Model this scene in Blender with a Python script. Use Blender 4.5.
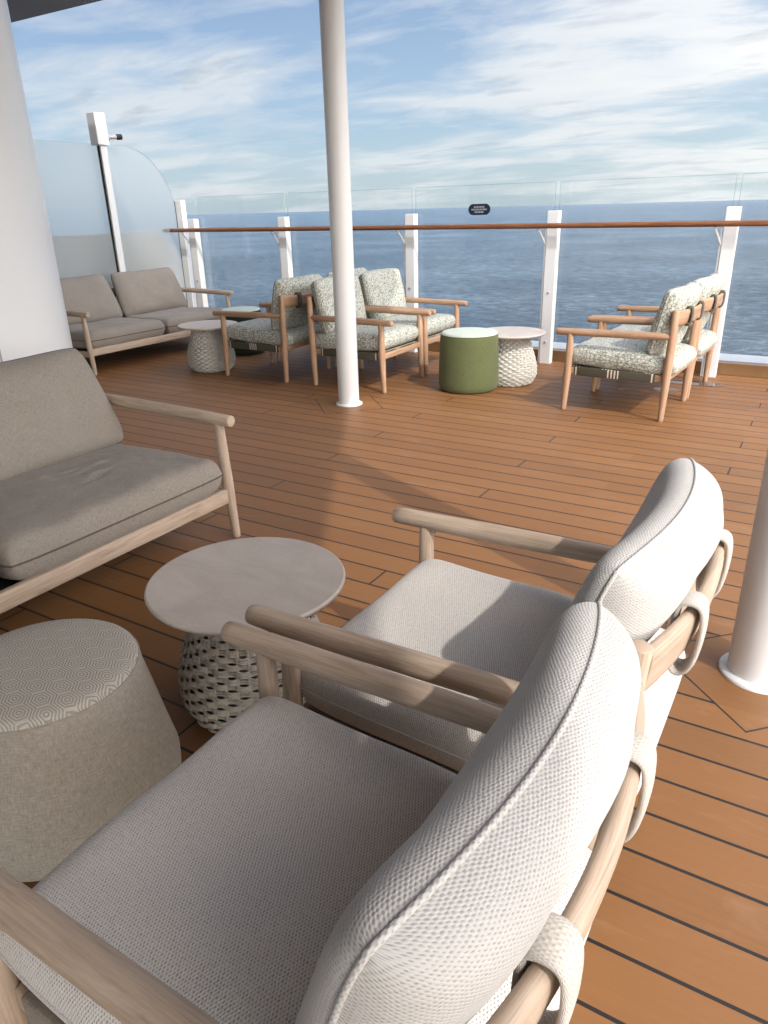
import bpy, bmesh, math, random
from mathutils import Vector, Matrix, noise
random.seed(4)
S = bpy.context.scene
for o in list(bpy.data.objects): bpy.data.objects.remove(o)
C = S.collection
rad = math.radians

# ------------------------------------------------------------------ camera
cam = bpy.data.cameras.new('camera'); co = bpy.data.objects.new('camera', cam); C.objects.link(co)
cam.sensor_fit = 'VERTICAL'; cam.sensor_height = 24; cam.lens = 24*721/1024
cam.clip_start = .02; cam.clip_end = 200000
def cam_basis(yaw=rad(31.7), F=721.):
    up = -Vector((430-384, -(2230-512), -F)).normalized()
    f = Vector((0,0,-1)); fh = (f-up*f.dot(up)).normalized(); rt = fh.cross(up)
    WU = Vector((0,0,1)); WF = Vector((-math.sin(yaw), math.cos(yaw), 0)); WR = Vector((math.cos(yaw), math.sin(yaw), 0))
    return Matrix([[WU[i]*up[j]+WF[i]*fh[j]+WR[i]*rt[j] for j in range(3)] for i in range(3)])
M4 = cam_basis().to_4x4(); M4.translation = Vector((0,0,1.5)); co.matrix_world = M4
S.camera = co
S.render.resolution_x = 768; S.render.resolution_y = 1024

# ------------------------------------------------------------------ light
SUN_EL = rad(43); SUN_DIR = Vector((.903*math.cos(SUN_EL), -.43*math.cos(SUN_EL), math.sin(SUN_EL))).normalized()
sl = bpy.data.lights.new('sun', 'SUN'); sl.energy = 2.25; sl.angle = rad(.9); sl.color = (1, .95, .88)
so = bpy.data.objects.new('sun', sl); C.objects.link(so)
so.rotation_euler = SUN_DIR.to_track_quat('Z', 'Y').to_euler()
W = bpy.data.worlds.new('World'); S.world = W; W.use_nodes = True
S.view_settings.view_transform = 'Standard'; S.view_settings.look = 'None'
S.view_settings.exposure = 0.22; S.view_settings.gamma = 1

class NT:
    def __init__(s, nt): s.t = nt; s.n = nt.nodes; s.l = nt.links
    def add(s, typ, **k):
        n = s.n.new(typ)
        for a, b in k.items():
            if a.startswith('i_'):
                key = a[2:]; key = int(key) if key.isdigit() else key.replace('_', ' ')
                s.set(n, key, b)
            else: setattr(n, a, b)
        return n
    def set(s, n, key, b):
        i = n.inputs[key]
        if hasattr(b, 'bl_idname') and hasattr(b, 'outputs'): s.l.new(b.outputs[0], i)
        elif isinstance(b, bpy.types.NodeSocket): s.l.new(b, i)
        else: i.default_value = b
    def math(s, op, a, b=0., c=None, clamp=False):
        n = s.n.new('ShaderNodeMath'); n.operation = op; n.use_clamp = clamp
        s.set(n, 0, a); s.set(n, 1, b)
        if c is not None: s.set(n, 2, c)
        return n.outputs[0]
    def mix(s, f, a, b, bt='MIX'):
        n = s.n.new('ShaderNodeMix'); n.data_type = 'RGBA'; n.blend_type = bt
        s.set(n, 0, f); s.set(n, 6, a); s.set(n, 7, b); return n.outputs[2]
    def ramp(s, f, stops, interp='LINEAR'):
        n = s.n.new('ShaderNodeValToRGB'); n.color_ramp.interpolation = interp
        while len(n.color_ramp.elements) < len(stops): n.color_ramp.elements.new(.5)
        for e, (p, c) in zip(n.color_ramp.elements, stops):
            e.position = p; e.color = c if len(c) == 4 else (*c, 1)
        s.set(n, 0, f); return n.outputs[0]
    def noise(s, vec, scale, detail=2., rough=.5, dist=0., dim='3D'):
        n = s.n.new('ShaderNodeTexNoise'); n.noise_dimensions = dim
        if vec is not None: s.l.new(vec, n.inputs['Vector'])
        n.inputs['Scale'].default_value = scale; n.inputs['Detail'].default_value = detail
        n.inputs['Roughness'].default_value = rough; n.inputs['Distortion'].default_value = dist
        return n.outputs[0]
    def map(s, vec, sc=(1,1,1), loc=(0,0,0), rot=(0,0,0)):
        n = s.n.new('ShaderNodeMapping'); s.l.new(vec, n.inputs[0])
        n.inputs['Scale'].default_value = sc; n.inputs['Location'].default_value = loc; n.inputs['Rotation'].default_value = rot
        return n.outputs[0]
    def bump(s, h, dist, strength=1., nrm=None):
        n = s.n.new('ShaderNodeBump'); s.set(n, 'Height', h); n.inputs['Distance'].default_value = dist
        n.inputs['Strength'].default_value = strength
        if nrm is not None: s.l.new(nrm, n.inputs['Normal'])
        return n.outputs[0]
def g(v): return (v, v, v, 1)

# world: sky + cloud layer
w = NT(W.node_tree); w.n.clear()
out = w.add('ShaderNodeOutputWorld')
sky = w.add('ShaderNodeTexSky', sky_type='NISHITA', sun_disc=False, sun_elevation=SUN_EL)
sky.sun_rotation = math.atan2(SUN_DIR.x, SUN_DIR.y)
sky.air_density = 1.0; sky.dust_density = .6; sky.ozone_density = 1.5; sky.altitude = 20
tc = w.add('ShaderNodeTexCoord'); sep = w.add('ShaderNodeSeparateXYZ'); w.l.new(tc.outputs['Generated'], sep.inputs[0])
zz = w.math('ADD', w.math('MAXIMUM', sep.outputs[2], 0.), .13)
cx = w.math('DIVIDE', sep.outputs[0], zz); cy = w.math('DIVIDE', sep.outputs[1], zz)
cmb = w.add('ShaderNodeCombineXYZ'); w.set(cmb, 0, cx); w.set(cmb, 1, cy)
pv = w.map(cmb.outputs[0], sc=(1,1.5,1), rot=(0,0,rad(-24)), loc=(1.3,.4,0))
big = w.noise(pv, .55, 3, .5, .3); det = w.noise(pv, 1.5, 8, .62, .6); streak = w.noise(w.map(pv, sc=(.6,2.2,1)), 1.3, 6, .6, .4)
cl = w.math('ADD', w.math('ADD', w.math('MULTIPLY', big, .66), w.math('MULTIPLY', det, .32)), w.math('MULTIPLY', streak, .14))
dens = w.ramp(cl, [(.50, g(.04)), (.56, g(.4)), (.61, g(.8)), (.70, g(1))])
dark = w.ramp(w.noise(w.map(cmb.outputs[0], sc=(1.2,2.4,1), loc=(4.2,1,0), rot=(0,0,rad(-24))), 1.6, 5, .55, .2), [(.56, g(0)), (.68, g(.6))])
ccol = w.mix(dark, (5.3, 5.65, 5.95, 1), (3.3, 3.65, 4.1, 1))
horiz = w.ramp(sep.outputs[2], [(0., g(.72)), (.09, g(.42)), (.3, g(.12)), (.7, g(0))])
sk2 = w.mix(horiz, w.mix(1., sky.outputs[0], (.46,.56,.70,1), 'MULTIPLY'), (3.7, 4.6, 5.35, 1))
fin0 = w.mix(w.math('MULTIPLY', dens, .9), sk2, ccol)
# unseen sky behind the camera boosted toward the sun, added as fill for shade
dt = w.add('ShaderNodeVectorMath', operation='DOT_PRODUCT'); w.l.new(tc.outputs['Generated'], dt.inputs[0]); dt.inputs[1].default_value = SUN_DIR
fill_glow = w.math('POWER', w.math('MAXIMUM', w.math('MULTIPLY_ADD', dt.outputs['Value'], .5, .5), 0.), 3.)
fin = w.mix(1., fin0, w.mix(fill_glow, (1,1,1,1), (11.5,9.3,7.2,1)), 'MULTIPLY')
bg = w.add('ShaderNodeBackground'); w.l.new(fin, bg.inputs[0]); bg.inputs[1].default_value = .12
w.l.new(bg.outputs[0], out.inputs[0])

# ------------------------------------------------------------------ materials
def mat(name, base=(.5,.5,.5), rough=.6, spec=.5, metal=0.):
    m = bpy.data.materials.new(name); m.use_nodes = True
    t = NT(m.node_tree); p = t.n['Principled BSDF']
    p.inputs['Base Color'].default_value = (*base, 1); p.inputs['Roughness'].default_value = rough
    p.inputs['Specular IOR Level'].default_value = spec; p.inputs['Metallic'].default_value = metal
    return m, t, p
def uvn(t): return t.add('ShaderNodeTexCoord').outputs['UV']
def obn(t): return t.add('ShaderNodeTexCoord').outputs['Object']

def m_wood(name, c1, c2, c3, rough=.55):
    m, t, p = mat(name, rough=rough, spec=.35)
    uv = uvn(t); oi = t.add('ShaderNodeObjectInfo')
    off = t.add('ShaderNodeVectorMath', operation='ADD'); t.l.new(uv, off.inputs[0]); 
    cb = t.add('ShaderNodeCombineXYZ'); t.set(cb, 0, t.math('MULTIPLY', oi.outputs['Random'], 13.)); t.set(cb, 1, t.math('MULTIPLY', oi.outputs['Random'], 7.)); t.l.new(cb.outputs[0], off.inputs[1])
    v = t.map(off.outputs[0], sc=(2.2, 30, 1))
    gr = t.noise(v, 1.6, 6, .62, 1.2); fine = t.noise(t.map(off.outputs[0], sc=(9, 260, 1)), 1., 3, .6)
    ring = t.noise(t.map(off.outputs[0], sc=(1.1, 9, 1)), 1.5, 2, .5, 2.)
    f = t.math('ADD', t.math('MULTIPLY', gr, .55), t.math('ADD', t.math('MULTIPLY', fine, .3), t.math('MULTIPLY', ring, .25)))
    col = t.ramp(f, [(.36, c1), (.55, c2), (.74, c3)])
    t.l.new(col, p.inputs['Base Color'])
    t.l.new(t.bump(t.math('ADD', fine, gr), .0012, .6), p.inputs['Normal'])
    return m
WOOD = m_wood('washed_oak', (.30,.22,.16), (.45,.35,.27), (.57,.46,.365))
WOOD_FAR = m_wood('warm_oak', (.25,.145,.085), (.41,.255,.16), (.52,.355,.245))

def m_weave(name, ca, cb, pitch, bumpd=.0015, mott=.25):
    m, t, p = mat(name, rough=.92, spec=.15)
    p.inputs['Sheen Weight'].default_value = .15
    uv = uvn(t); k = 2*math.pi/pitch
    wob = t.add('ShaderNodeVectorMath', operation='MULTIPLY_ADD')
    nz = t.add('ShaderNodeTexNoise'); t.l.new(uv, nz.inputs['Vector']); nz.inputs['Scale'].default_value = 1/(pitch*3)
    t.l.new(nz.outputs['Color'], wob.inputs[0]); wob.inputs[1].default_value = (pitch*.8,)*3; t.l.new(uv, wob.inputs[2])
    s = t.add('ShaderNodeSeparateXYZ'); t.l.new(wob.outputs[0], s.inputs[0])
    a = t.math('SINE', t.math('MULTIPLY', s.outputs[0], k*.5)); b = t.math('SINE', t.math('MULTIPLY', s.outputs[1], k))
    h = t.math('MULTIPLY_ADD', t.math('MULTIPLY', a, b), .5, .5)
    fib = t.noise(uv, 900, 3, .6)
    big = t.noise(uv, 9, 4, .6)
    f = t.math('ADD', t.math('MULTIPLY', h, .75), t.math('MULTIPLY', fib, .35))
    rs = t.noise(uv, 1/(pitch*1.6), 2, .5)
    f = t.math('ADD', f, t.math('MULTIPLY_ADD', rs, .5, -.25))
    col = t.ramp(f, [(.18, ca), (.48, cb)])
    col = t.mix(mott, col, t.mix(big, (.75,.74,.73,1), (1.15,1.15,1.15,1)), 'MULTIPLY')
    t.l.new(col, p.inputs['Base Color'])
    t.l.new(t.bump(f, bumpd, 1.), p.inputs['Normal'])
    return m
KNIT = m_weave('cream_knit', (.25,.222,.195), (.66,.63,.595), .0058, .0012)
KNIT_BACK = m_weave('cream_knit_heavy', (.36,.345,.325), (.57,.56,.545), .0054, .0009)
ROPE = m_weave('cream_cord', (.40,.36,.315), (.52,.49,.455), .0045, .0012)
def m_linen(name, c, c2, sc=420, bd=.0008, rough=.9):
    m, t, p = mat(name, rough=rough, spec=.15); uv = uvn(t)
    p.inputs['Sheen Weight'].default_value = .12
    a = t.noise(t.map(uv, sc=(1, .12, 1)), sc, 3, .6); b = t.noise(t.map(uv, sc=(.12, 1, 1)), sc, 3, .6)
    f = t.math('ADD', t.math('MULTIPLY', a, .5), t.math('MULTIPLY', b, .5)); big = t.noise(uv, 6, 4, .6)
    col = t.ramp(f, [(.36, c), (.62, c2)])
    col = t.mix(.5, col, t.mix(big, (.72,.72,.72,1), (1.2,1.2,1.2,1)), 'MULTIPLY')
    t.l.new(col, p.inputs['Base Color']); t.l.new(t.bump(f, bd, 1.), p.inputs['Normal'])
    return m
TAUPE = m_linen('taupe_linen', (.205,.18,.155), (.335,.298,.262))
TAUPE_PIPE, _, _ = mat('taupe_piping', (.12,.10,.085), .9, .1)
POUF_SIDE = m_linen('grey_linen', (.25,.225,.185), (.42,.38,.325), 330)
GREEN = m_linen('olive_fabric', (.085,.10,.040), (.13,.15,.068), 300)
DGREEN = m_linen('dark_green_fabric', (.012,.022,.014), (.03,.04,.028), 300)
PALE = m_linen('pale_green_fabric', (.38,.43,.37), (.56,.62,.55), 220)
def m_geo():      # concentric hexagon pattern
    m, t, p = mat('geometric_jacquard', rough=.9, spec=.15); uv = uvn(t)
    q = t.add('ShaderNodeSeparateXYZ'); t.l.new(t.map(uv, sc=(17, 20, 1), rot=(0,0,.5)), q.inputs[0])
    row = t.math('FLOOR', q.outputs[1]); xs = t.math('ADD', q.outputs[0], t.math('MULTIPLY', t.math('FLOORED_MODULO', row, 2.), .5))
    dx = t.math('ABSOLUTE', t.math('SUBTRACT', t.math('FRACT', xs), .5)); dy = t.math('ABSOLUTE', t.math('SUBTRACT', t.math('FRACT', q.outputs[1]), .5))
    hd_ = t.math('MAXIMUM', dx, t.math('ADD', t.math('MULTIPLY', dx, .5), t.math('MULTIPLY', dy, .95)))
    s = t.math('SINE', t.math('MULTIPLY', hd_, 44.))
    f = t.math('ADD', t.math('MULTIPLY', s, .3), t.noise(uv, 400, 2, .6))
    t.l.new(t.ramp(f, [(.25, (.30,.275,.235)), (.75, (.52,.49,.44))]), p.inputs['Base Color'])
    t.l.new(t.bump(f, .0012, .8), p.inputs['Normal']); return m
POUF_TOP = m_geo()
def m_leafy():
    m, t, p = mat('leaf_print_fabric', rough=.9, spec=.15); uv = uvn(t)
    v = t.add('ShaderNodeTexVoronoi', feature='DISTANCE_TO_EDGE'); t.l.new(t.map(uv, sc=(1, .55, 1), rot=(0,0,.7)), v.inputs['Vector']); v.inputs['Scale'].default_value = 70
    n = t.noise(t.map(uv, sc=(1,.5,1), rot=(0,0,-.6)), 85, 4, .65, .8)
    f = t.math('ADD', t.math('MULTIPLY', v.outputs['Distance'], 1.3), n)
    t.l.new(t.ramp(f, [(.46, (.15,.16,.13)), (.57, (.29,.30,.255)), (.69, (.50,.51,.46)), (.95, (.58,.59,.54))]), p.inputs['Base Color'])
    t.l.new(t.bump(n, .001, .5), p.inputs['Normal']); return m
LEAFY = m_leafy()
def m_plain(name, c, rough=.5, spec=.4, mott=.1, sc=3., bd=0.):
    m, t, p = mat(name, c, rough, spec); o = obn(t)
    n = t.noise(o, sc, 6, .6)
    t.l.new(t.mix(n, tuple(x*(1-mott) for x in c)+(1,), tuple(min(1, x*(1+mott)) for x in c)+(1,)), p.inputs['Base Color'])
    t.l.new(t.math('MULTIPLY_ADD', t.noise(o, sc*4, 4, .6), .25, rough-.12), p.inputs['Roughness'])
    if bd: t.l.new(t.bump(t.noise(o, 40, 4, .6), bd, 1.), p.inputs['Normal'])
    return m
WHITE = m_plain('white_paint', (.74,.75,.76), .38, .5, .04, 2.5)
COLW, _, _ = mat('pillar_paint', (.74,.76,.79), .22, .5)
ROOFM = m_plain('canopy_underside', (.20,.19,.18), .5, .4, .1, 2)
DARK = m_plain('dark_rubber', (.02,.02,.02), .6, .3)
CURB = m_plain('deck_kerb', (.34,.19,.085), .5, .4, .15, 6)
METAL = m_plain('brushed_metal', (.35,.35,.36), .35, .5)
WEBB, t, p = mat('olive_webbing', rough=.85, spec=.2)
s = t.add('ShaderNodeSeparateXYZ'); t.l.new(uvn(t), s.inputs[0])
fr = t.math('FRACT', t.math('MULTIPLY', s.outputs[0], 3.1)); st = t.math('FRACT', t.math('MULTIPLY', s.outputs[0], 40.))
msk = t.math('MULTIPLY', t.math('LESS_THAN', fr, .27), t.math('LESS_THAN', st, .45))
t.l.new(t.mix(msk, (.075,.068,.05,1), (.6,.52,.42,1)), p.inputs['Base Color'])
def m_table():
    m, t, p = mat('stone_tabletop', rough=.5, spec=.4); o = obn(t)
    n = t.noise(t.map(o, sc=(1,2.6,1), rot=(0,0,.5)), 3.5, 8, .65, .8); f = t.noise(o, 120, 3, .6)
    c = t.ramp(n, [(.3, (.46,.40,.35)), (.7, (.58,.52,.465))])
    t.l.new(t.mix(.25, c, t.mix(f, (.7,.7,.7,1), (1.2,1.2,1.2,1)), 'MULTIPLY'), p.inputs['Base Color'])
    t.l.new(t.math('MULTIPLY_ADD', n, .3, .3), p.inputs['Roughness']); return m
TABLE = m_table()
WICK = m_plain('grey_wicker', (.50,.475,.43), .6, .35, .25, 30)
WICKW = m_plain('white_wicker', (.62,.60,.55), .6, .35, .15, 30)
WDARK = m_plain('wicker_liner', (.20,.185,.16), .8, .2)
RAILW = m_wood('varnished_rail', (.12,.045,.02), (.20,.08,.035), (.30,.13,.06), .35)

def m_glass(name, tint, refl=.05, milk=0.):
    m = bpy.data.materials.new(name); m.use_nodes = True; t = NT(m.node_tree); t.n.clear()
    o = t.add('ShaderNodeOutputMaterial'); tr = t.add('ShaderNodeBsdfTransparent'); tr.inputs[0].default_value = (*tint, 1)
    gl = t.add('ShaderNodeBsdfGlossy'); gl.inputs['Roughness'].default_value = .02; gl.inputs[0].default_value = g(.9)
    fr = t.add('ShaderNodeFresnel'); fr.inputs[0].default_value = 1.35
    mx = t.add('ShaderNodeMixShader'); t.l.new(fr.outputs[0], mx.inputs[0]); t.l.new(tr.outputs[0], mx.inputs[1]); t.l.new(gl.outputs[0], mx.inputs[2])
    fnl = mx
    if milk:
        df = t.add('ShaderNodeBsdfDiffuse'); df.inputs[0].default_value = (.62,.72,.78,1)
        tl = t.add('ShaderNodeBsdfTranslucent'); tl.inputs[0].default_value = (.62,.74,.80,1)
        ad = t.add('ShaderNodeMixShader'); ad.inputs[0].default_value = .6; t.l.new(df.outputs[0], ad.inputs[1]); t.l.new(tl.outputs[0], ad.inputs[2])
        m2 = t.add('ShaderNodeMixShader'); m2.inputs[0].default_value = milk; t.l.new(mx.outputs[0], m2.inputs[1]); t.l.new(ad.outputs[0], m2.inputs[2]); fnl = m2
    else:      # faint salt film
        df = t.add('ShaderNodeBsdfDiffuse'); df.inputs[0].default_value = (.7,.75,.78,1)
        ob = obn(t); sm = t.ramp(t.noise(t.map(ob, sc=(1,1,.6)), 2.2, 8, .7, .6), [(.5, g(.012)), (.72, g(.07))])
        m2 = t.add('ShaderNodeMixShader'); t.l.new(sm, m2.inputs[0]); t.l.new(mx.outputs[0], m2.inputs[1]); t.l.new(df.outputs[0], m2.inputs[2]); fnl = m2
    t.l.new(fnl.outputs[0], o.inputs[0]); return m
GLASS = m_glass('clear_glass', (.955,.975,.98)); FROST = bpy.data.materials.new('frosted_glass'); FROST.use_nodes = True
t = NT(FROST.node_tree); t.n.clear(); o_ = t.add('ShaderNodeOutputMaterial')
rf = t.add('ShaderNodeBsdfRefraction'); rf.inputs[0].default_value = (.93,.95,.96,1); rf.inputs['Roughness'].default_value = .5; rf.inputs['IOR'].default_value = 1.12
df = t.add('ShaderNodeBsdfDiffuse'); df.inputs[0].default_value = (.70,.74,.76,1)
mx = t.add('ShaderNodeMixShader'); mx.inputs[0].default_value = .12; t.l.new(rf.outputs[0], mx.inputs[1]); t.l.new(df.outputs[0], mx.inputs[2]); t.l.new(mx.outputs[0], o_.inputs[0])
GEDGE = m_glass('glass_edge', (.80,.88,.88))

PK = .1445; POLE = (0.0, 2.42); POLE2 = (-3.355, 4.92)
def m_deck():
    m, t, p = mat('composite_deck', rough=.5, spec=.5); o = obn(t)
    s = t.add('ShaderNodeSeparateXYZ'); t.l.new(o, s.inputs[0]); X, Y = s.outputs[0], s.outputs[1]
    yy = t.math('DIVIDE', t.math('SUBTRACT', Y, .005), PK); k = t.math('FLOOR', yy); fy = t.math('SUBTRACT', yy, k)
    dy = t.math('MULTIPLY', t.math('MINIMUM', fy, t.math('SUBTRACT', 1., fy)), PK)
    seam = t.math('LESS_THAN', dy, .0050)
    mm = t.math('DIVIDE', t.math('ADD', X, 1.517), 1.148); mr = t.math('ROUND', mm)
    dx = t.math('MULTIPLY', t.math('ABSOLUTE', t.math('SUBTRACT', mm, mr)), 1.148)
    ph = t.math('FLOORED_MODULO', t.math('ADD', k, mr), 4.)
    joint = t.math('MULTIPLY', t.math('LESS_THAN', dx, .0042), t.math('LESS_THAN', t.math('ABSOLUTE', ph), .5))
    lines = t.math('MAXIMUM', seam, joint)
    for (px, py) in (POLE, POLE2):
        dd = t.math('ADD', t.math('ABSOLUTE', t.math('SUBTRACT', X, px)), t.math('ABSOLUTE', t.math('SUBTRACT', Y, py-.01)))
        inside = t.math('LESS_THAN', dd, .34)
        ring = t.math('LESS_THAN', t.math('ABSOLUTE', t.math('SUBTRACT', dd, .34)), .0048)
        lines = t.math('MAXIMUM', t.math('MULTIPLY', lines, t.math('SUBTRACT', 1., inside)), ring)
    # plank id colour variation
    brd = t.math('FLOOR', t.math('DIVIDE', t.math('ADD', mm, t.math('MULTIPLY', ph, -1.)), 4.))
    cb = t.add('ShaderNodeCombineXYZ'); t.set(cb, 0, k); t.set(cb, 1, t.math('MULTIPLY', brd, 3.7))
    wn = t.add('ShaderNodeTexWhiteNoise'); t.l.new(cb.outputs[0], wn.inputs['Vector'])
    gr = t.noise(t.map(o, sc=(1.5, 50, 1)), 1.5, 6, .65, .5); blot = t.noise(o, 1.3, 6, .6); fine = t.noise(t.map(o, sc=(20,160,1)), 2., 3, .6)
    f = t.math('ADD', t.math('MULTIPLY', wn.outputs[0], .3), t.math('ADD', t.math('MULTIPLY', gr, .4), t.math('MULTIPLY', blot, .35)))
    col = t.ramp(f, [(.15, (.17,.078,.026)), (.5, (.235,.105,.034)), (.95, (.28,.132,.046))])
    col = t.mix(.22, col, t.mix(fine, (.6,.6,.6,1), (1.35,1.35,1.35,1)), 'MULTIPLY')
    salt = t.ramp(t.noise(t.map(o, sc=(.8,2.2,1)), 2.6, 9, .72, .7), [(.56, g(0)), (.74, g(.16))])
    col = t.mix(salt, col, (.50,.36,.26,1))
    spots = t.ramp(t.noise(o, 23, 3, .7), [(.70, g(0)), (.78, g(.25))]); col = t.mix(spots, col, (.10,.05,.025,1))
    col = t.mix(lines, col, (.014,.012,.011,1))
    t.l.new(col, p.inputs['Base Color'])
    r = t.math('ADD', .40, t.math('ADD', t.math('MULTIPLY', blot, .2), t.math('MULTIPLY', fine, .08)))
    t.l.new(r, p.inputs['Roughness'])
    b1 = t.bump(t.math('SUBTRACT', 1., lines), .0015, .6); t.l.new(t.bump(fine, .0006, .7, b1), p.inputs['Normal'])
    return m
DECK = m_deck()
def m_sea():
    m, t, p = mat('sea_water', (.015,.04,.065), .2, .38); p.inputs['IOR'].default_value = 1.33
    o = obn(t)
    a = t.noise(t.map(o, sc=(1,1.5,1), rot=(0,0,.5)), .22, 9, .66, .8)
    b = t.noise(t.map(o, sc=(1,1.8,1), rot=(0,0,.3)), .95, 5, .6, .3)
    c = t.noise(o, .012, 3, .5)
    h = t.math('ADD', t.math('MULTIPLY', a, 1.), t.math('MULTIPLY', b, .3))
    t.l.new(t.bump(h, 5., 1.), p.inputs['Normal'])
    f = t.math('ADD', t.math('MULTIPLY', a, .7), t.math('MULTIPLY', c, .3))
    t.l.new(t.ramp(f, [(.40, (.015,.050,.105)), (.50, (.055,.115,.195)), (.62, (.19,.27,.37))]), p.inputs['Base Color'])
    return m
SEA = m_sea()

# ------------------------------------------------------------------ mesh helpers
def link(name, bm, m, parent=None, smooth=True, loc=None):
    me = bpy.data.meshes.new(name); bm.to_mesh(me); bm.free()
    if smooth:
        for f in me.polygons: f.use_smooth = True
    o = bpy.data.objects.new(name, me); C.objects.link(o)
    for x in (m if isinstance(m, (list, tuple)) else [m]): me.materials.append(x)
    if parent: o.parent = parent
    if loc: o.location = loc
    return o
def tag(o, label, cat, group=None):
    o['label'] = label; o['category'] = cat
    if group: o['group'] = group
    return o
def struct(o): o['kind'] = 'structure'; return o
def empty(name, loc=(0,0,0), rz=0.):
    o = bpy.data.objects.new(name, None); C.objects.link(o); o.location = loc; o.rotation_euler = (0,0,rz); o.empty_display_size = .1; return o
def newbm():
    b = bmesh.new(); b.loops.layers.uv.new('UVMap'); return b
def tube(bm, pts, rr, seg=16, caps=True, ry=None, up=None, closed=False, power=2.0):
    """sweep; rr list/number; ry gives the second radius, up the direction of that second radius"""
    uvl = bm.loops.layers.uv[0]; pts = [Vector(p) for p in pts]; n = len(pts)
    R = rr if isinstance(rr, (list, tuple)) else [rr]*n
    RY = (ry if isinstance(ry, (list, tuple)) else [ry]*n) if ry is not None else R
    rings = []; L = [0.]
    for i in range(1, n): L.append(L[-1]+(pts[i]-pts[i-1]).length)
    nrm = None
    for i, p in enumerate(pts):
        if closed: d = (pts[(i+1) % n]-pts[i-1]).normalized()
        else: d = (pts[min(i+1, n-1)]-pts[max(i-1, 0)]).normalized()
        if up is not None: a = Vector(up)
        elif nrm is None: a = Vector((0,0,1)) if abs(d.z) < .9 else Vector((1,0,0))
        else: a = nrm
        a = (a-d*a.dot(d)).normalized(); nrm = a; b = d.cross(a)
        ring = []
        for k in range(seg):
            t = 2*math.pi*k/seg; c, s_ = math.cos(t), math.sin(t)
            if power != 2.0:
                c = math.copysign(abs(c)**(2/power), c); s_ = math.copysign(abs(s_)**(2/power), s_)
            ring.append(bm.verts.new(p+b*(c*R[i])+a*(s_*RY[i])))
        rings.append(ring)
    rm = (max(R)+max(RY))/2
    m_ = n if closed else n-1
    for i in range(m_):
        j = (i+1) % n
        for k in range(seg):
            k2 = (k+1) % seg
            f = bm.faces.new((rings[i][k], rings[i][k2], rings[j][k2], rings[j][k]))
            u0, u1 = L[i], (L[j] if j else L[-1]+(pts[0]-pts[-1]).length); v0, v1 = 2*math.pi*rm*k/seg, 2*math.pi*rm*(k+1)/seg
            for lp, uv in zip(f.loops, ((u0,v0),(u0,v1),(u1,v1),(u1,v0))): lp[uvl].uv = uv
    if caps and not closed:
        for ring, i, sgn in ((rings[0], 0, -1), (rings[-1], n-1, 1)):
            d = (pts[1]-pts[0] if i == 0 else pts[-1]-pts[-2]).normalized()
            # small rounded cap
            prev = ring; r = min(R[i], RY[i])
            for q, (sc, of) in enumerate(((.93, .10), (.78, .17))):
                nr = [bm.verts.new(pts[i]+(v.co-pts[i])*sc+d*sgn*of*r) for v in ring]
                for k in range(seg):
                    k2 = (k+1) % seg
                    vs = (prev[k], prev[k2], nr[k2], nr[k]); vs = vs[::-1] if i == 0 else vs
                    f = bm.faces.new(vs)
                    for lp in f.loops: lp[uvl].uv = (L[i]+of*r*sgn, 0)
                prev = nr
            f = bm.faces.new(prev[::-1] if i == 0 else prev)
            for lp in f.loops: lp[uvl].uv = (lp.vert.co.y*.3, lp.vert.co.z)
    return bm
def box(bm, lo, hi, bev=0., rotm=None):
    uvl = bm.loops.layers.uv[0]; b2 = bmesh.new(); bmesh.ops.create_cube(b2, size=1.)
    lo = Vector(lo); hi = Vector(hi); d = hi-lo; c = (lo+hi)/2
    for v in b2.verts: v.co = Vector((v.co[i]*d[i] for i in range(3)))
    if bev: bmesh.ops.bevel(b2, geom=b2.edges[:], offset=bev, segments=2, affect='EDGES', profile=.6)
    b2.normal_update(); long = max(range(3), key=lambda i: d[i])
    mp = {}
    for v in b2.verts:
        q = rotm @ v.co if rotm else v.co
        mp[v] = bm.verts.new(q+c)
    for f in b2.faces:
        nf = bm.faces.new([mp[v] for v in f.verts]); ax = max(range(3), key=lambda i: abs(f.normal[i]))
        o = [i for i in range(3) if i != ax]
        if o[1] == long: o = o[::-1]
        for lp, v in zip(nf.loops, f.verts): lp[uvl].uv = (v.co[o[0]]+ax*.37, v.co[o[1]]+ax*.11)
    b2.free(); return bm
def lathe(bm, prof, seg=48, cap_top=True, cap_bot=True):
    uvl = bm.loops.layers.uv[0]; rings = []; L = 0; Ls = []
    for i, (r, z) in enumerate(prof):
        if i: L += math.hypot(r-prof[i-1][0], z-prof[i-1][1])
        Ls.append(L); rings.append([bm.verts.new((r*math.cos(2*math.pi*k/seg), r*math.sin(2*math.pi*k/seg), z)) for k in range(seg)])
    rm = max(p[0] for p in prof)
    for i in range(len(prof)-1):
        for k in range(seg):
            k2 = (k+1) % seg; f = bm.faces.new((rings[i][k], rings[i][k2], rings[i+1][k2], rings[i+1][k]))
            u0, u1 = 2*math.pi*rm*k/seg, 2*math.pi*rm*(k+1)/seg
            for lp, uv in zip(f.loops, ((u0,Ls[i]),(u1,Ls[i]),(u1,Ls[i+1]),(u0,Ls[i+1]))): lp[uvl].uv = uv
    if cap_top:
        f = bm.faces.new(rings[-1])
        for lp in f.loops: lp[uvl].uv = lp.vert.co.xy
    if cap_bot: bm.faces.new(rings[0][::-1])
    return bm
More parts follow.
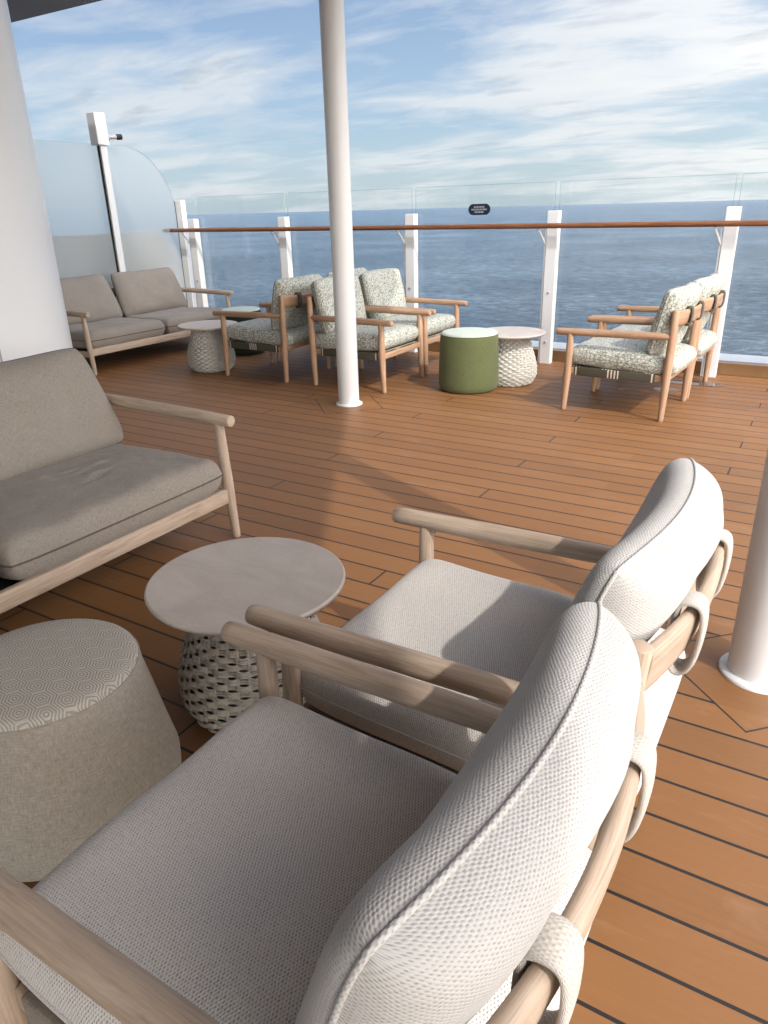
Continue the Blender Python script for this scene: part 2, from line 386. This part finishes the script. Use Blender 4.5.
def pillow(a, b, T, fn, n=44, pn=4, pm=.5, k=.22, crown=.0, wr=None, seed=0, flat=0.):
    """half sizes a (width) b (length), half thickness T; fn maps (x, y, z) to space"""
    bm = newbm(); uvl = bm.loops.layers.uv[0]; V = {}
    def outl(u, v): return a*u*math.sqrt(1-k*v*v/1.0 if k*v*v < 1 else 0), b*v*math.sqrt(1-k*u*u)
    kk = k
    def outl(u, v):   # rounds corners only
        c = kk*(abs(u)**6)*(abs(v)**6)
        return a*u*(1-c), b*v*(1-c)
    for side in (1, -1):
        for i in range(n+1):
            for j in range(n+1):
                u = math.sin(math.pi/2*(2*i/n-1)); v = math.sin(math.pi/2*(2*j/n-1))
                edge = i in (0, n) or j in (0, n)
                if side == -1 and edge: V[(-1, i, j)] = V[(1, i, j)]; continue
                x, y = outl(u, v)
                f = max(0., (1-abs(u)**pn))**pm*max(0., (1-abs(v)**pn))**pm
                f *= 1+crown*(1-u*u)*(1-v*v)
                z = side*T*f*(1-flat*(side < 0))
                if wr and f > 0: z += wr(x, y, side)*f
                vv = bm.verts.new(fn(x, y, z)); V[(side, i, j)] = (vv, (x, y+0.0*z))
    for side in (1, -1):
        for i in range(n):
            for j in range(n):
                q = [V[(side, i, j)], V[(side, i+1, j)], V[(side, i+1, j+1)], V[(side, i, j+1)]]
                if side < 0: q = q[::-1]
                f = bm.faces.new([z[0] for z in q])
                for lp, z in zip(f.loops, q): lp[uvl].uv = (z[1][0], z[1][1])
    bm.normal_update()
    # arc-length uv so the cloth pattern does not smear down the sides
    for side in (1, -1):
        for j in range(n+1):
            acc = 0.; pr = None; row = []
            for i in range(n+1):
                c = V[(side, i, j)][0].co
                if pr: acc += (c-pr).length
                pr = c.copy(); row.append(acc)
            for i in range(n+1): V[(side, i, j, 'u')] = row[i]-row[n]/2
        for i in range(n+1):
            acc = 0.; pr = None; row = []
            for j in range(n+1):
                c = V[(side, i, j)][0].co
                if pr: acc += (c-pr).length
                pr = c.copy(); row.append(acc)
            for j in range(n+1): V[(side, i, j, 'v')] = row[j]-row[n]/2
    bm.faces.ensure_lookup_table(); fi = 0
    for side in (1, -1):
        for i in range(n):
            for j in range(n):
                q = [(i, j), (i+1, j), (i+1, j+1), (i, j+1)]
                if side < 0: q = q[::-1]
                for lp, (x, y) in zip(bm.faces[fi].loops, q): lp[uvl].uv = (V[(side, x, y, 'u')], V[(side, x, y, 'v')])
                fi += 1
    per = []
    for i in range(n): per.append(V[(1, i, 0)][0].co.copy())
    for j in range(n): per.append(V[(1, n, j)][0].co.copy())
    for i in range(n, 0, -1): per.append(V[(1, i, n)][0].co.copy())
    for j in range(n, 0, -1): per.append(V[(1, 0, j)][0].co.copy())
    cl = [per[0]]
    for p_ in per[1:]:
        if (p_-cl[-1]).length > .006: cl.append(p_)
    return bm, cl
def cushion(name, parent, m, pm_, *args, pipe=.005, **kw):
    bm, per = pillow(*args, **kw); o = link(name, bm, m, parent)
    b = newbm(); tube(b, per, pipe, 8, closed=True); link('piping', b, pm_, o); return o
def copy_tree(o, parent=None):
    c = o.copy(); C.objects.link(c); c.parent = parent
    for ch in list(o.children): copy_tree(ch, c)
    return c
def wrinkle(amp, sc, seed, crease=0.):
    rg = random.Random(int(seed*100)); L = []
    for _ in range(9):
        a = rg.uniform(-.5, .5); L.append((rg.uniform(-.2, .25), rg.uniform(-.16, .12), math.cos(a), math.sin(a), rg.uniform(.03, .09), rg.uniform(.009, .016), rg.choice((1, 1, -.8))))
    def f(x, y, side):
        v = noise.noise(Vector((x*sc+seed, y*sc, seed*1.7+side)))*amp*(1 if side > 0 else .6)
        if crease:
            for px, py, c, s_, ln, wd, sg in L:
                u, w_ = (x-px)*c+(y-py)*s_, -(x-px)*s_+(y-py)*c
                w_ += .25*u*u/ln
                v += sg*crease*math.exp(-(u/ln)**2-(w_/wd)**2)
            v += .35*crease*noise.noise(Vector((x*18, y*18, seed)))
        return v
    return f

# ------------------------------------------------------------------ setting
b = newbm(); box(b, (-16,-9,-.06), (9,7.36,0)); struct(link('deck_floor', b, DECK, smooth=False))
b = newbm(); box(b, (-7.5,7.362,-.05), (9,7.50,.105), .006); struct(link('deck_kerb', b, CURB, smooth=False))
b = newbm(); box(b, (-16,7.503,-.3), (9,7.98,.085), .01); struct(link('deck_ledge', b, WHITE, smooth=False))
b = newbm(); box(b, (-16,7.90,-24), (9,7.96,-.303)); struct(link('hull_side', b, WHITE, smooth=False))
b = newbm(); SZ = -24; RR = 90000
uvl = b.loops.layers.uv[0]; rings = []
for r in [0, 60, 200, 800, 4000, 20000, RR]:
    rings.append([b.verts.new((r*math.cos(2*math.pi*k/96), r*math.sin(2*math.pi*k/96), SZ)) for k in range(96)] if r else [b.verts.new((0,0,SZ))])
for i in range(len(rings)-1):
    for k in range(96):
        k2 = (k+1) % 96
        if i == 0: b.faces.new((rings[0][0], rings[1][k], rings[1][k2]))
        else: b.faces.new((rings[i][k], rings[i+1][k], rings[i+1][k2], rings[i][k2]))
struct(link('sea', b, SEA, smooth=False))
# puddles
def puddle(pts, label):
    b = bmesh.new(); n = 40; vs = []
    for k in range(n):
        t = 2*math.pi*k/n; rr = 1+.22*noise.noise(Vector((math.cos(t)*1.5, math.sin(t)*1.5, pts[0]*3)))
        vs.append(b.verts.new((pts[0]+pts[2]*rr*math.cos(t), pts[1]+pts[3]*rr*math.sin(t), .003)))
    b.faces.new(vs); o = link('puddle', b, WET, smooth=False); tag(o, label, 'puddle')
WET = m_glass('wet_film', (.8,.78,.76))
puddle((-1.0,6.87,.30,.085), 'larger wet patch on the deck behind the right-hand pair of chairs')
puddle((-1.12,6.52,.11,.07), 'smaller wet patch on the deck nearer the legs of the right-hand chairs')

# canopy roof overhead
b = bmesh.new(); RZ = 3.35
pl = [(-1.39,5.52), (-16,5.52), (-16,-9), (7.3,-9)]
lo = [b.verts.new((x, y, RZ)) for x, y in pl]; hi = [b.verts.new((x, y, RZ+.25)) for x, y in pl]
b.faces.new(lo); b.faces.new(hi[::-1])
for i in range(4): j = (i+1) % 4; b.faces.new((lo[j], lo[i], hi[i], hi[j]))
bmesh.ops.recalc_face_normals(b, faces=b.faces[:])
o = link('canopy_roof', b, ROOFM, smooth=False); tag(o, 'dark grey overhead canopy roof showing at the top left corner', 'roof')
# big white pillar
b = newbm(); lathe(b, [(.8,0),(.8,3.347)], 96, False, False)
cp = link('wide_pillar', b, COLW, None, loc=(-4.76,2.42,0)); tag(cp, 'wide round white pillar behind the grey sofa at the left edge', 'pillar')
b = newbm()
for a_ in (rad(-4),): 
    x, y = .8005*math.cos(a_), .8005*math.sin(a_); box(b, (x-.004,y-.004,0), (x+.004,y+.004,3.34))
link('seam', b, METAL, cp, smooth=False)

def pole(x, y, top, label, r=.086):
    b = newbm(); lathe(b, [(r,.012),(r,top)], 64, False, False)
    e = empty('deck_pole', (x, y, 0)); link('shaft', b, WHITE, e)
    b = newbm(); lathe(b, [(r+.026,0),(r+.026,.008),(r+.020,.013),(r,.016)], 64, False, False); link('base_flange', b, WHITE, e)
    tag(e, label, 'pole', 'white poles holding up the canopy')
pole(POLE2[0], POLE2[1], 3.347, 'slim white pole rising beside the leaf-print chairs to the top of the frame')
pole(POLE[0], POLE[1], 3.348, 'near white pole at the right edge behind the cream chairs', .1)

# ------------------------------------------------------------------ railing
SX = [-7.20, -5.74, -4.02, -2.455, -.885, .70, 2.28, 3.86]; SY = 7.22
def stanchion(first=[None]):
    e = empty('railing_post')
    b = newbm(); box(b, (-.055,-.045,0), (.055,.045,1.45), .006); link('upright', b, WHITE, e, smooth=False)
    b = newbm(); box(b, (-.075,-.035,.0), (-.0575,.035,1.28), .004); link('side_plate', b, WHITE, e, smooth=False)
    b = newbm(); tube(b, [(-.06,-.03,1.14),(-.085,-.05,1.20),(-.115,-.09,1.275),(-.115,-.10,1.29)], .011, 10); link('rail_bracket', b, WHITE, e)
    for z in (.22, .70):
        b = newbm(); tube(b, [(0,-.044,z),(0,-.053,z)], .012, 12); link('bolt', b, METAL, e)
    return e
lab = ['white railing post nearest the frosted screen, behind the grey sofa', 'white railing post behind the pale-topped dark green pouf and left chairs',
       'white railing post just right of the slim round pole', 'white railing post behind the wicker table beside the olive pouf',
       'white railing post behind the right-hand pair of leaf-print chairs', 'first white railing post past the right edge', 'second white railing post past the right edge', 'third white railing post past the right edge']
p0 = stanchion()
for i, x in enumerate(SX):
    o = p0 if i == 0 else copy_tree(p0)
    o.location = (x, SY, 0); tag(o, lab[i], 'railing post', 'white posts of the glass railing')
b = newbm(); tube(b, [(-7.62,SY-.115,1.318)]+[(x, SY-.115, 1.318) for x in (-6,-4,-2,0,2,4)]+[(5,SY-.115,1.318)], .024, 16)
tag(link('handrail', b, RAILW), 'long brown wooden handrail running in front of the glass panels', 'handrail')
gl = ['glass railing panel beside the frosted screen', 'glass railing panel between the second and third posts behind the left chairs', 'glass railing panel carrying the small dark oval notice',
      'glass railing panel between the olive pouf and the right-hand chairs', 'glass railing panel at the right edge of the photo', 'second glass railing panel past the right edge', 'third glass railing panel past the right edge']
for i in range(len(SX)-1):
    e = empty('glass_panel', ((SX[i]+SX[i+1])/2, SY+.06, 0)); h = (SX[i+1]-SX[i])/2-.022
    b = newbm(); box(b, (-h,-.006,.13), (h,.006,1.70)); link('pane', b, GLASS, e, smooth=False)
    b = newbm(); 
    for q in (-h, h): box(b, (q-.003,-.0065,1.0), (q+.003,.0065,1.70))
    box(b, (-h+.004,-.0065,1.7003), (h-.004,.0065,1.705)); link('edge', b, GEDGE, e, smooth=False)
    tag(e, gl[i], 'glass panel', 'glass panels of the railing')
# notice on the glass
b = bmesh.new(); vs = []; wd, hh = .068, .052
for k in range(48):
    t = 2*math.pi*k/48; vs.append(((wd if math.cos(t) > 0 else -wd)+hh*math.cos(t), 0, hh*math.sin(t)))
fr_ = [b.verts.new((x, -.003, z)) for x, _, z in vs]; bk = [b.verts.new((x, .0, z)) for x, _, z in vs]
b.faces.new(fr_); b.faces.new(bk[::-1])
for i in range(48): j = (i+1) % 48; b.faces.new((fr_[i], bk[i], bk[j], fr_[j]))
bmesh.ops.recalc_face_normals(b, faces=b.faces[:])
NAVY = m_plain('navy_plastic', (.008,.014,.035), .35, .5); LET = m_plain('pale_lettering', (.55,.58,.65), .5, .3)
sg = link('notice_plate', b, NAVY, smooth=False, loc=(-3.262, SY+.0525, 1.476)); tag(sg, 'small navy oval notice with pale lettering stuck on the glass above the handrail', 'sign')
b = newbm()
for zc, w_, n_ in ((.024,.058,7), (0,.085,11), (-.024,.050,6)):
    for k in range(n_):
        x = -w_+2*w_*(k+.5)/n_; hw = w_/n_*.72
        box(b, (x-hw,-.0045,zc-.0065), (x+hw,-.0031,zc-.003)); box(b, (x-hw,-.0045,zc+.003), (x+hw*(.2+.8*random.random()),-.0031,zc+.0065))
        box(b, (x-hw,-.0046,zc-.0065), (x-hw+.003,-.0032,zc+.0065))
link('lettering', b, LET, sg, smooth=False)

# frosted screen with rounded corner, end post, tall post
b = bmesh.new(); y0, y1, zt, cr = 1.5, 7.24, 2.26, .72; XS = -7.5
pts = [(y0,.05),(y1,.05)]+[(y1-cr+cr*math.cos(t), zt-cr*1.15+cr*1.15*math.sin(t)) for t in [math.pi/2*k/20 for k in range(21)]]+[(y0,zt)]
A_ = [b.verts.new((XS-.006, y, z)) for y, z in pts]; B_ = [b.verts.new((XS+.006, y, z)) for y, z in pts]
b.faces.new(A_); b.faces.new(B_[::-1])
for i in range(len(pts)): j = (i+1) % len(pts); b.faces.new((A_[j], A_[i], B_[i], B_[j]))
bmesh.ops.recalc_face_normals(b, faces=b.faces[:])
tag(link('frosted_screen', b, FROST, smooth=False), 'tall frosted glass wind screen with a rounded top corner behind the far grey sofa', 'screen')
e = empty('screen_end_post', (-7.44,7.27,0)); b = newbm(); box(b, (-.05,-.04,0), (.05,.04,1.675), .005); link('upright', b, WHITE, e, smooth=False)
b = newbm(); box(b, (-.056,-.046,0), (-.0505,-.0405,1.66)); link('gasket', b, DARK, e, smooth=False)
tag(e, 'white square post closing the end of the frosted screen where the handrail starts', 'post')
e = empty('device_post', (-7.40,6.14,0)); b = newbm(); box(b, (-.035,-.042,0), (.035,.042,2.24), .005); link('upright', b, WHITE, e, smooth=False)
b = newbm(); box(b, (-.01,-.052,0), (.012,-.0425,2.235)); link('gasket', b, DARK, e, smooth=False)
hd = newbm(); box(hd, (-.07,-.085,2.243), (.06,.065,2.565), .008); hb = link('junction_box', hd, WHITE, e, smooth=False)
b = newbm(); tube(b, [(0,.066,2.33),(0,.10,2.33)], .045, 20); tube(b, [(0,.10,2.33),(.04,.20,2.335)], .022, 16); link('mount', b, METAL, hb)
b = newbm(); tube(b, [(.04,.20,2.335),(.06,.25,2.338)], .030, 18); link('lens', b, DARK, hb)
tag(e, 'tall white post with a box and small swivel device on top beside the frosted screen', 'post')
# bulwark outside the screen
b = bmesh.new(); XB = -7.70
pts = [(0,-.3),(7.48,-.3),(7.48,.55)]+[(7.48-.55+.55*math.cos(t), .55+.78*math.sin(t)) for t in [math.pi/2*k/16 for k in range(1,17)]]+[(0,1.33)]
A_ = [b.verts.new((XB-.12, y, z*.975+.02)) for y, z in pts]; B_ = [b.verts.new((XB, y, z*.975+.02)) for y, z in pts]
b.faces.new(A_); b.faces.new(B_[::-1])
for i in range(len(pts)): j = (i+1) % len(pts); b.faces.new((A_[j], A_[i], B_[i], B_[j]))
bmesh.ops.recalc_face_normals(b, faces=b.faces[:])
BULW = m_plain('bulwark_paint', (.50,.49,.48), .4, .5, .05, 2)
tag(link('bulwark', b, BULW, smooth=False), 'low pale bulwark with a rounded end seen through the frosted screen', 'bulwark')

# ------------------------------------------------------------------ seating
def smoothstep(a, b_, x): x = max(0, min(1, (x-a)/(b_-a))); return x*x*(3-2*x)
def make_chair(seat_m, back_m, pipe_m, strap_m, wood, seed, n=56, webb=None, tip=.432, lr=1., tight=False):
    WEBB_ = webb or WEBB
    e = empty('armchair')           # faces -X, origin on the floor at its centre
    HW = .348
    for s in (-1, 1):
        b = newbm(); tube(b, [(-.465,s*HW,.603),(-.44,s*HW,.604),(-.2,s*HW,.607),(.1,s*HW,.612),(.405,s*HW,.617)], [.0245,.0265,.0285,.028,.024], 20); link('armrest', b, wood, e)
        b = newbm(); tube(b, [(-.375,s*HW,0),(-.372,s*HW,.02),(-.36,s*HW,.30),(-.355,s*HW,.592)], [.017*lr,.0185*lr,.0255*lr,.022*lr], 16); link('leg', b, wood, e)
        b = newbm(); tube(b, [(.375,s*HW,0),(.377,s*HW,.02),(.378+(tip-.375)*.3,s*HW,.34),(.378+(tip-.375)*.6,s*HW,.60),(tip,s*HW,.795)], [.017*lr,.0185*lr,.0265*lr,.025*lr,.021*lr], 16); link('leg', b, wood, e)
        b = newbm(); box(b, (-.34,s*(HW-.018)-.011,.285), (.385,s*(HW-.018)+.011,.335), .006); link('side_rail', b, wood, e)
        b = newbm(); box(b, (-.31,s*(HW-.018)-.0165,.277), (.30,s*(HW-.018)+.0165,.343), .006); link('webbing_wrap', b, WEBB_, e)
    b = newbm(); box(b, (-.372,-.325,.29), (-.35,.325,.34), .006); link('front_rail', b, wood, e)
    b = newbm(); box(b, (.376,-.325,.30), (.40,.325,.35), .006); link('rear_rail', b, wood, e)
    b = newbm(); box(b, (-.345,-.315,.338), (.37,.315,.346), .002); link('seat_webbing', b, WEBB_, e)
    # bowed back board
    path = []; 
    for k in range(25):
        y = -.345+.69*k/24; path.append((.004+tip+.052*(1-(y/.345)**2), y, .742))
    b = newbm(); tube(b, path, .0155, 20, ry=.054, up=(.18,0,1), power=3.2); link('back_board', b, wood, e)
    # seat cushion
    def fs(x, y, z):
        sag = .012*math.cos(x/.33*1.4)*math.cos((y)/.4*1.4)
        return Vector((y+.040, x*(1-.05*smoothstep(.2,.40,y)), .412+z*(1-.12*smoothstep(.2,.4,y))+(sag*-.3 if z > 0 else 0)+.018*(-y/.36)))
    cushion('seat_cushion', e, seat_m, pipe_m, .352, .406, .078, fs, n=n, pn=15, pm=.5, k=.035, crown=.10, wr=wrinkle(.009, 5, seed), pipe=.003)
    # back cushion: x across, y up the back, z out to the back
    def fb(x, y, z):
        v = (y+.245)/.49
        lean = .235+(tip-.290)*v; bow = .050*(1-(x/.34)**2)*smoothstep(.3, .95, v)
        taper = 1-.05*(1-v)
        cx_, cz_ = lean+bow, .465+.472*v-.004*(abs(x)/.34)**3*v
        # normal of the leaning plane
        nx, nz = .95, -.28
        z = z*(1.16 if z > 0 else .80)
        return Vector((cx_+nx*z, x*taper, cz_+nz*z))
    cushion('back_cushion', e, back_m, pipe_m, .352, .245, .080, fb, n=n, pn=8.5, pm=.5, k=.05, crown=.0, wr=wrinkle(.020 if tight else .007, 6.5, seed+5, .0022), pipe=.0042)
    # straps looped over the board
    for s in (-1, 1):
        y = s*.165; xb = .004+tip+.052*(1-(y/.345)**2)
        pr = [(-.020,.76),(-.016,.803),(.000,.813),(.020,.811),(.030,.797),(.032,.75),(.027,.70),(.019,.672),(.004,.656),(-.012,.660),(-.020,.685),(-.020,.72)]
        if tight: pr = [(-.020,.76),(-.016,.800),(.000,.809),(.016,.808),(.026,.795),(.028,.75),(.024,.70),(.012,.678),(-.006,.678),(-.020,.70)]
        b = newbm(); P_ = [(xb+a_, y, z_) for a_, z_ in pr]
        # smooth the loop
        for _ in range(2):
            Q = []
            for i in range(len(P_)):
                a_, c_ = Vector(P_[i]), Vector(P_[(i+1) % len(P_)]); Q += [a_*.75+c_*.25, a_*.25+c_*.75]
            P_ = Q
        tube(b, P_, .0062, 14, ry=.030, up=(0,1,0), closed=True, power=2.6); link('strap', b, strap_m, e)
    return e
TANW = m_linen('tan_webbing', (.16,.13,.10), (.30,.26,.21))
near = make_chair(KNIT, KNIT_BACK, KNIT_BACK, ROPE, WOOD, 3.1, 90, TANW)
n2 = copy_tree(near)
near.location = (-.612,1.47,0); near.rotation_euler.z = rad(0); n2.location = (-.612,.683,0); n2.rotation_euler.z = rad(-.5)
tag(near, 'cream knit armchair with sunlit back, the farther of the two foreground chairs', 'armchair', 'cream armchairs in the foreground')
tag(n2, 'nearest cream knit armchair whose broad seat fills the bottom of the photo', 'armchair', 'cream armchairs in the foreground')
WEBD = m_linen('olive_strap', (.05,.045,.035), (.11,.10,.08))
far = make_chair(LEAFY, LEAFY, LEAFY, WEBD, WOOD_FAR, 7.7, 40, None, .392, 1.15, True)
spots = [((-1.318,5.85), -3, 'leaf-print armchair at right nearer the camera with its back turned to the pillar-side edge'),
         ((-1.277,6.637), -3, 'leaf-print armchair at right nearer the railing, mostly behind its twin'),
         ((-4.735,5.70), 0, 'shaded leaf-print armchair facing the grey sofa, nearer the camera, left of the slim pole'),
         ((-4.72,6.50), 1, 'shaded leaf-print armchair facing the grey sofa on the railing side'),
         ((-3.66,5.73), 180, 'leaf-print armchair behind the slim pole facing the olive pouf'),
         ((-3.66,6.52), 180, 'leaf-print armchair nearest the railing facing the olive pouf')]
for i, (xy, a_, lb) in enumerate(spots):
    o = far if i == 0 else copy_tree(far)
    o.location = (*xy, 0); o.rotation_euler.z = rad(a_); tag(o, lb, 'armchair', 'leaf-print armchairs by the railing')
far['label'] = 'leaf-print armchair at right that stands nearer the camera of its pair'

def make_sofa(half, seed, n=56):
    e = empty('sofa')               # faces +X
    for s in (-1, 1):
        y = s*half
        b = newbm(); tube(b, [(-.51,y,.622),(-.3,y,.618),(0,y,.612),(.3,y,.606),(.505,y,.602)], [.026,.028,.030,.030,.027], 20); link('armrest', b, WOOD, e)
        b = newbm(); tube(b, [(.462,y,0),(.46,y,.02),(.44,y,.28),(.425,y,.592)], [.018,.020,.028,.023], 16); link('leg', b, WOOD, e)
        b = newbm(); tube(b, [(-.50,y,0),(-.50,y,.02),(-.50,y,.35),(-.505,y,.60),(-.52,y,.74)], [.018,.020,.027,.025,.021], 16); link('leg', b, WOOD, e)
        b = newbm(); box(b, (-.49,y-.014,.175), (.43,y+.014,.235), .006); link('side_rail', b, WOOD, e)
    b = newbm(); box(b, (.418,-half+.015,.185), (.456,half-.015,.258), .009); link('front_rail', b, WOOD, e)
    b = newbm(); box(b, (-.52,-half+.02,.165), (-.485,half-.02,.232), .009); link('rear_rail', b, WOOD, e)
    b = newbm(); box(b, (-.54,-half+.02,.62), (-.51,half-.02,.72), .009); link('back_board', b, WOOD, e)
    b = newbm(); box(b, (-.48,-half+.03,.205), (.42,half-.03,.217), .003); link('seat_deck', b, DARK, e)
    cw = half/2-.012
    for k, s in enumerate((-1, 1)):
        yc = s*(half/2-.004)
        def fs(x, y, z, yc=yc):
            return Vector((y+.050, yc+x, .330+z+.006*(y/.4)))
        cushion('seat_cushion', e, TAUPE, TAUPE_PIPE, cw+.004, .412, .098, fs, n=n, pn=16, pm=.5, k=.04, crown=.05, wr=wrinkle(.012, 4, seed+k, .012), pipe=.004)
        def fb(x, y, z, yc=yc, s=s):
            v = (y+.265)/.53
            lx = -.235-.20*v; tap = 1-.06*v+.03*(1-v)
            cz_ = .405+.48*v+.018*v*(abs(x)/cw)**2
            return Vector((lx+.93*z, yc+x*tap, cz_+.33*z))
        cushion('back_cushion', e, TAUPE, TAUPE_PIPE, cw-.012, .265, .095, fb, n=n, pn=4.6, pm=.5, k=.05, crown=.10, wr=wrinkle(.022, 4.5, seed+9+k, .007), pipe=.004)
    return e
sA = make_sofa(1.165, 2.2, 110); sA.location = (-2.835,1.262,0); tag(sA, 'taupe two-seat sofa with washed wood frame at the left edge beside the pouf', 'sofa', 'taupe sofas')
sB = make_sofa(1.05, 8.4, 40); sB.location = (-6.86,5.83,0); tag(sB, 'distant taupe two-seat sofa standing against the frosted screen', 'sofa', 'taupe sofas')

# ------------------------------------------------------------------ wicker tables
def wick_r(z):
    pr = [(0,.185),(.03,.215),(.09,.238),(.16,.236),(.24,.215),(.32,.188),(.39,.168),(.44,.160)]
    for (z0, r0), (z1, r1) in zip(pr, pr[1:]):
        if z <= z1: t = (z-z0)/(z1-z0); return r0+(r1-r0)*t
    return pr[-1][1]
def make_table(name, wick):
    e = empty(name)
    b = newbm(); lathe(b, [(.288,.4385),(.297,.441),(.303,.449),(.305,.455),(.303,.460),(.298,.463)], 96, True, True); tt = link('table_top', b, TABLE, e)
    for f in tt.data.polygons: f.use_smooth = abs(f.normal.z) < .98
    b = newbm(); lathe(b, [(wick_r(z)-.012, z) for z in [.0,.05,.12,.2,.3,.4,.437]], 48, False, True); link('liner', b, WDARK, e)
    b = newbm(); NS = 38; rows = 22
    for r in range(rows):
        zc = .014+r*(.424/(rows-1))*.985
        for q in range(3):
            z = zc+(q-1)*.0064; rb = wick_r(max(0, z)); pts = []
            ns = NS*6
            for k in range(ns):
                t = 2*math.pi*k/ns; ph = math.cos(t*NS/2+(math.pi if r % 2 else 0))
                rr_ = rb+.0068*ph; jz = .0016*math.sin(t*5+r*2+q)+.0022*ph*(q-1)*-.5
                pts.append((rr_*math.cos(t), rr_*math.sin(t), max(.004, z+jz)))
            tube(b, pts, .0040, 6, closed=True)
    link('weave', b, wick, e)
    b = newbm()
    for k in range(NS):
        t = 2*math.pi*(k+.5)/NS*1.0
        tube(b, [(wick_r(z)*math.cos(t), wick_r(z)*math.sin(t), z) for z in [.0,.04,.09,.15,.22,.30,.38,.437]], .0050, 8)
    link('stakes', b, wick, e)
    return e
t1 = make_table('side_table', WICK); t1.location = (-1.405,1.458,0)
tag(t1, 'round stone-topped wicker side table between the grey sofa and cream chairs', 'side table', 'round wicker side tables')
t2 = copy_tree(t1); t2.location = (-5.47,5.52,0); t2.rotation_euler.z = .7
tag(t2, 'round wicker side table in front of the distant grey sofa', 'side table', 'round wicker side tables')
t3 = copy_tree(t1); t3.location = (-2.45,6.22,0); t3.rotation_euler.z = 1.9
tag(t3, 'pale wicker side table standing behind the olive green pouf', 'side table', 'round wicker side tables')
for ch in t3.children:
    if ch.name.split('.')[0] in ('weave', 'stakes'):
        ch.data = ch.data.copy(); ch.data.materials[0] = WICKW

# ------------------------------------------------------------------ poufs
def make_pouf(side, top, label, loc, kind, rt=.243, rb=.262, h=.45):
    e = empty('pouf', loc)
    prof = [(rb-.05,.0),(rb-.025,.006),(rb-.006,.022),(rb+.002,.055),(rb+.004,.10),(rb*.6+rt*.4+.006,.20),(rb*.25+rt*.75+.007,.30),(rt+.004,h-.06),(rt,h-.03),(rt-.004,h-.018)]
    b = newbm(); lathe(b, prof, 72, False, True); link('body', b, side, e)
    b = newbm(); lathe(b, [(rt-.003,h-.019),(rt-.008,h-.008),(rt-.02,h-.001),(rt-.05,h+.004),(rt*.5,h+.009),(.03,h+.010)], 72, True, False); o = link('top_pad', b, top, e)
    me = o.data; uv = me.uv_layers[0].data
    for lp in me.loops: uv[lp.index].uv = me.vertices[lp.vertex_index].co.xy
    b = newbm(); tube(b, [((rt-.002)*math.cos(2*math.pi*k/72), (rt-.002)*math.sin(2*math.pi*k/72), h-.019) for k in range(72)], .0022, 6, closed=True); link('seam', b, side, e)
    tag(e, label, 'pouf', 'round fabric poufs')
make_pouf(POUF_SIDE, POUF_TOP, 'pale grey linen pouf with geometric patterned top at the lower left', (-1.585,.862,0), 0, .245, .302, .445)
make_pouf(GREEN, PALE, 'olive green pouf with a pale top in front of the wicker table', (-2.69,5.85,0), 1, .25, .262, .505)
make_pouf(DGREEN, PALE, 'dark green pouf with a pale top, half hidden behind the shaded armchair', (-5.80,6.40,0), 2, .225, .25, .50)
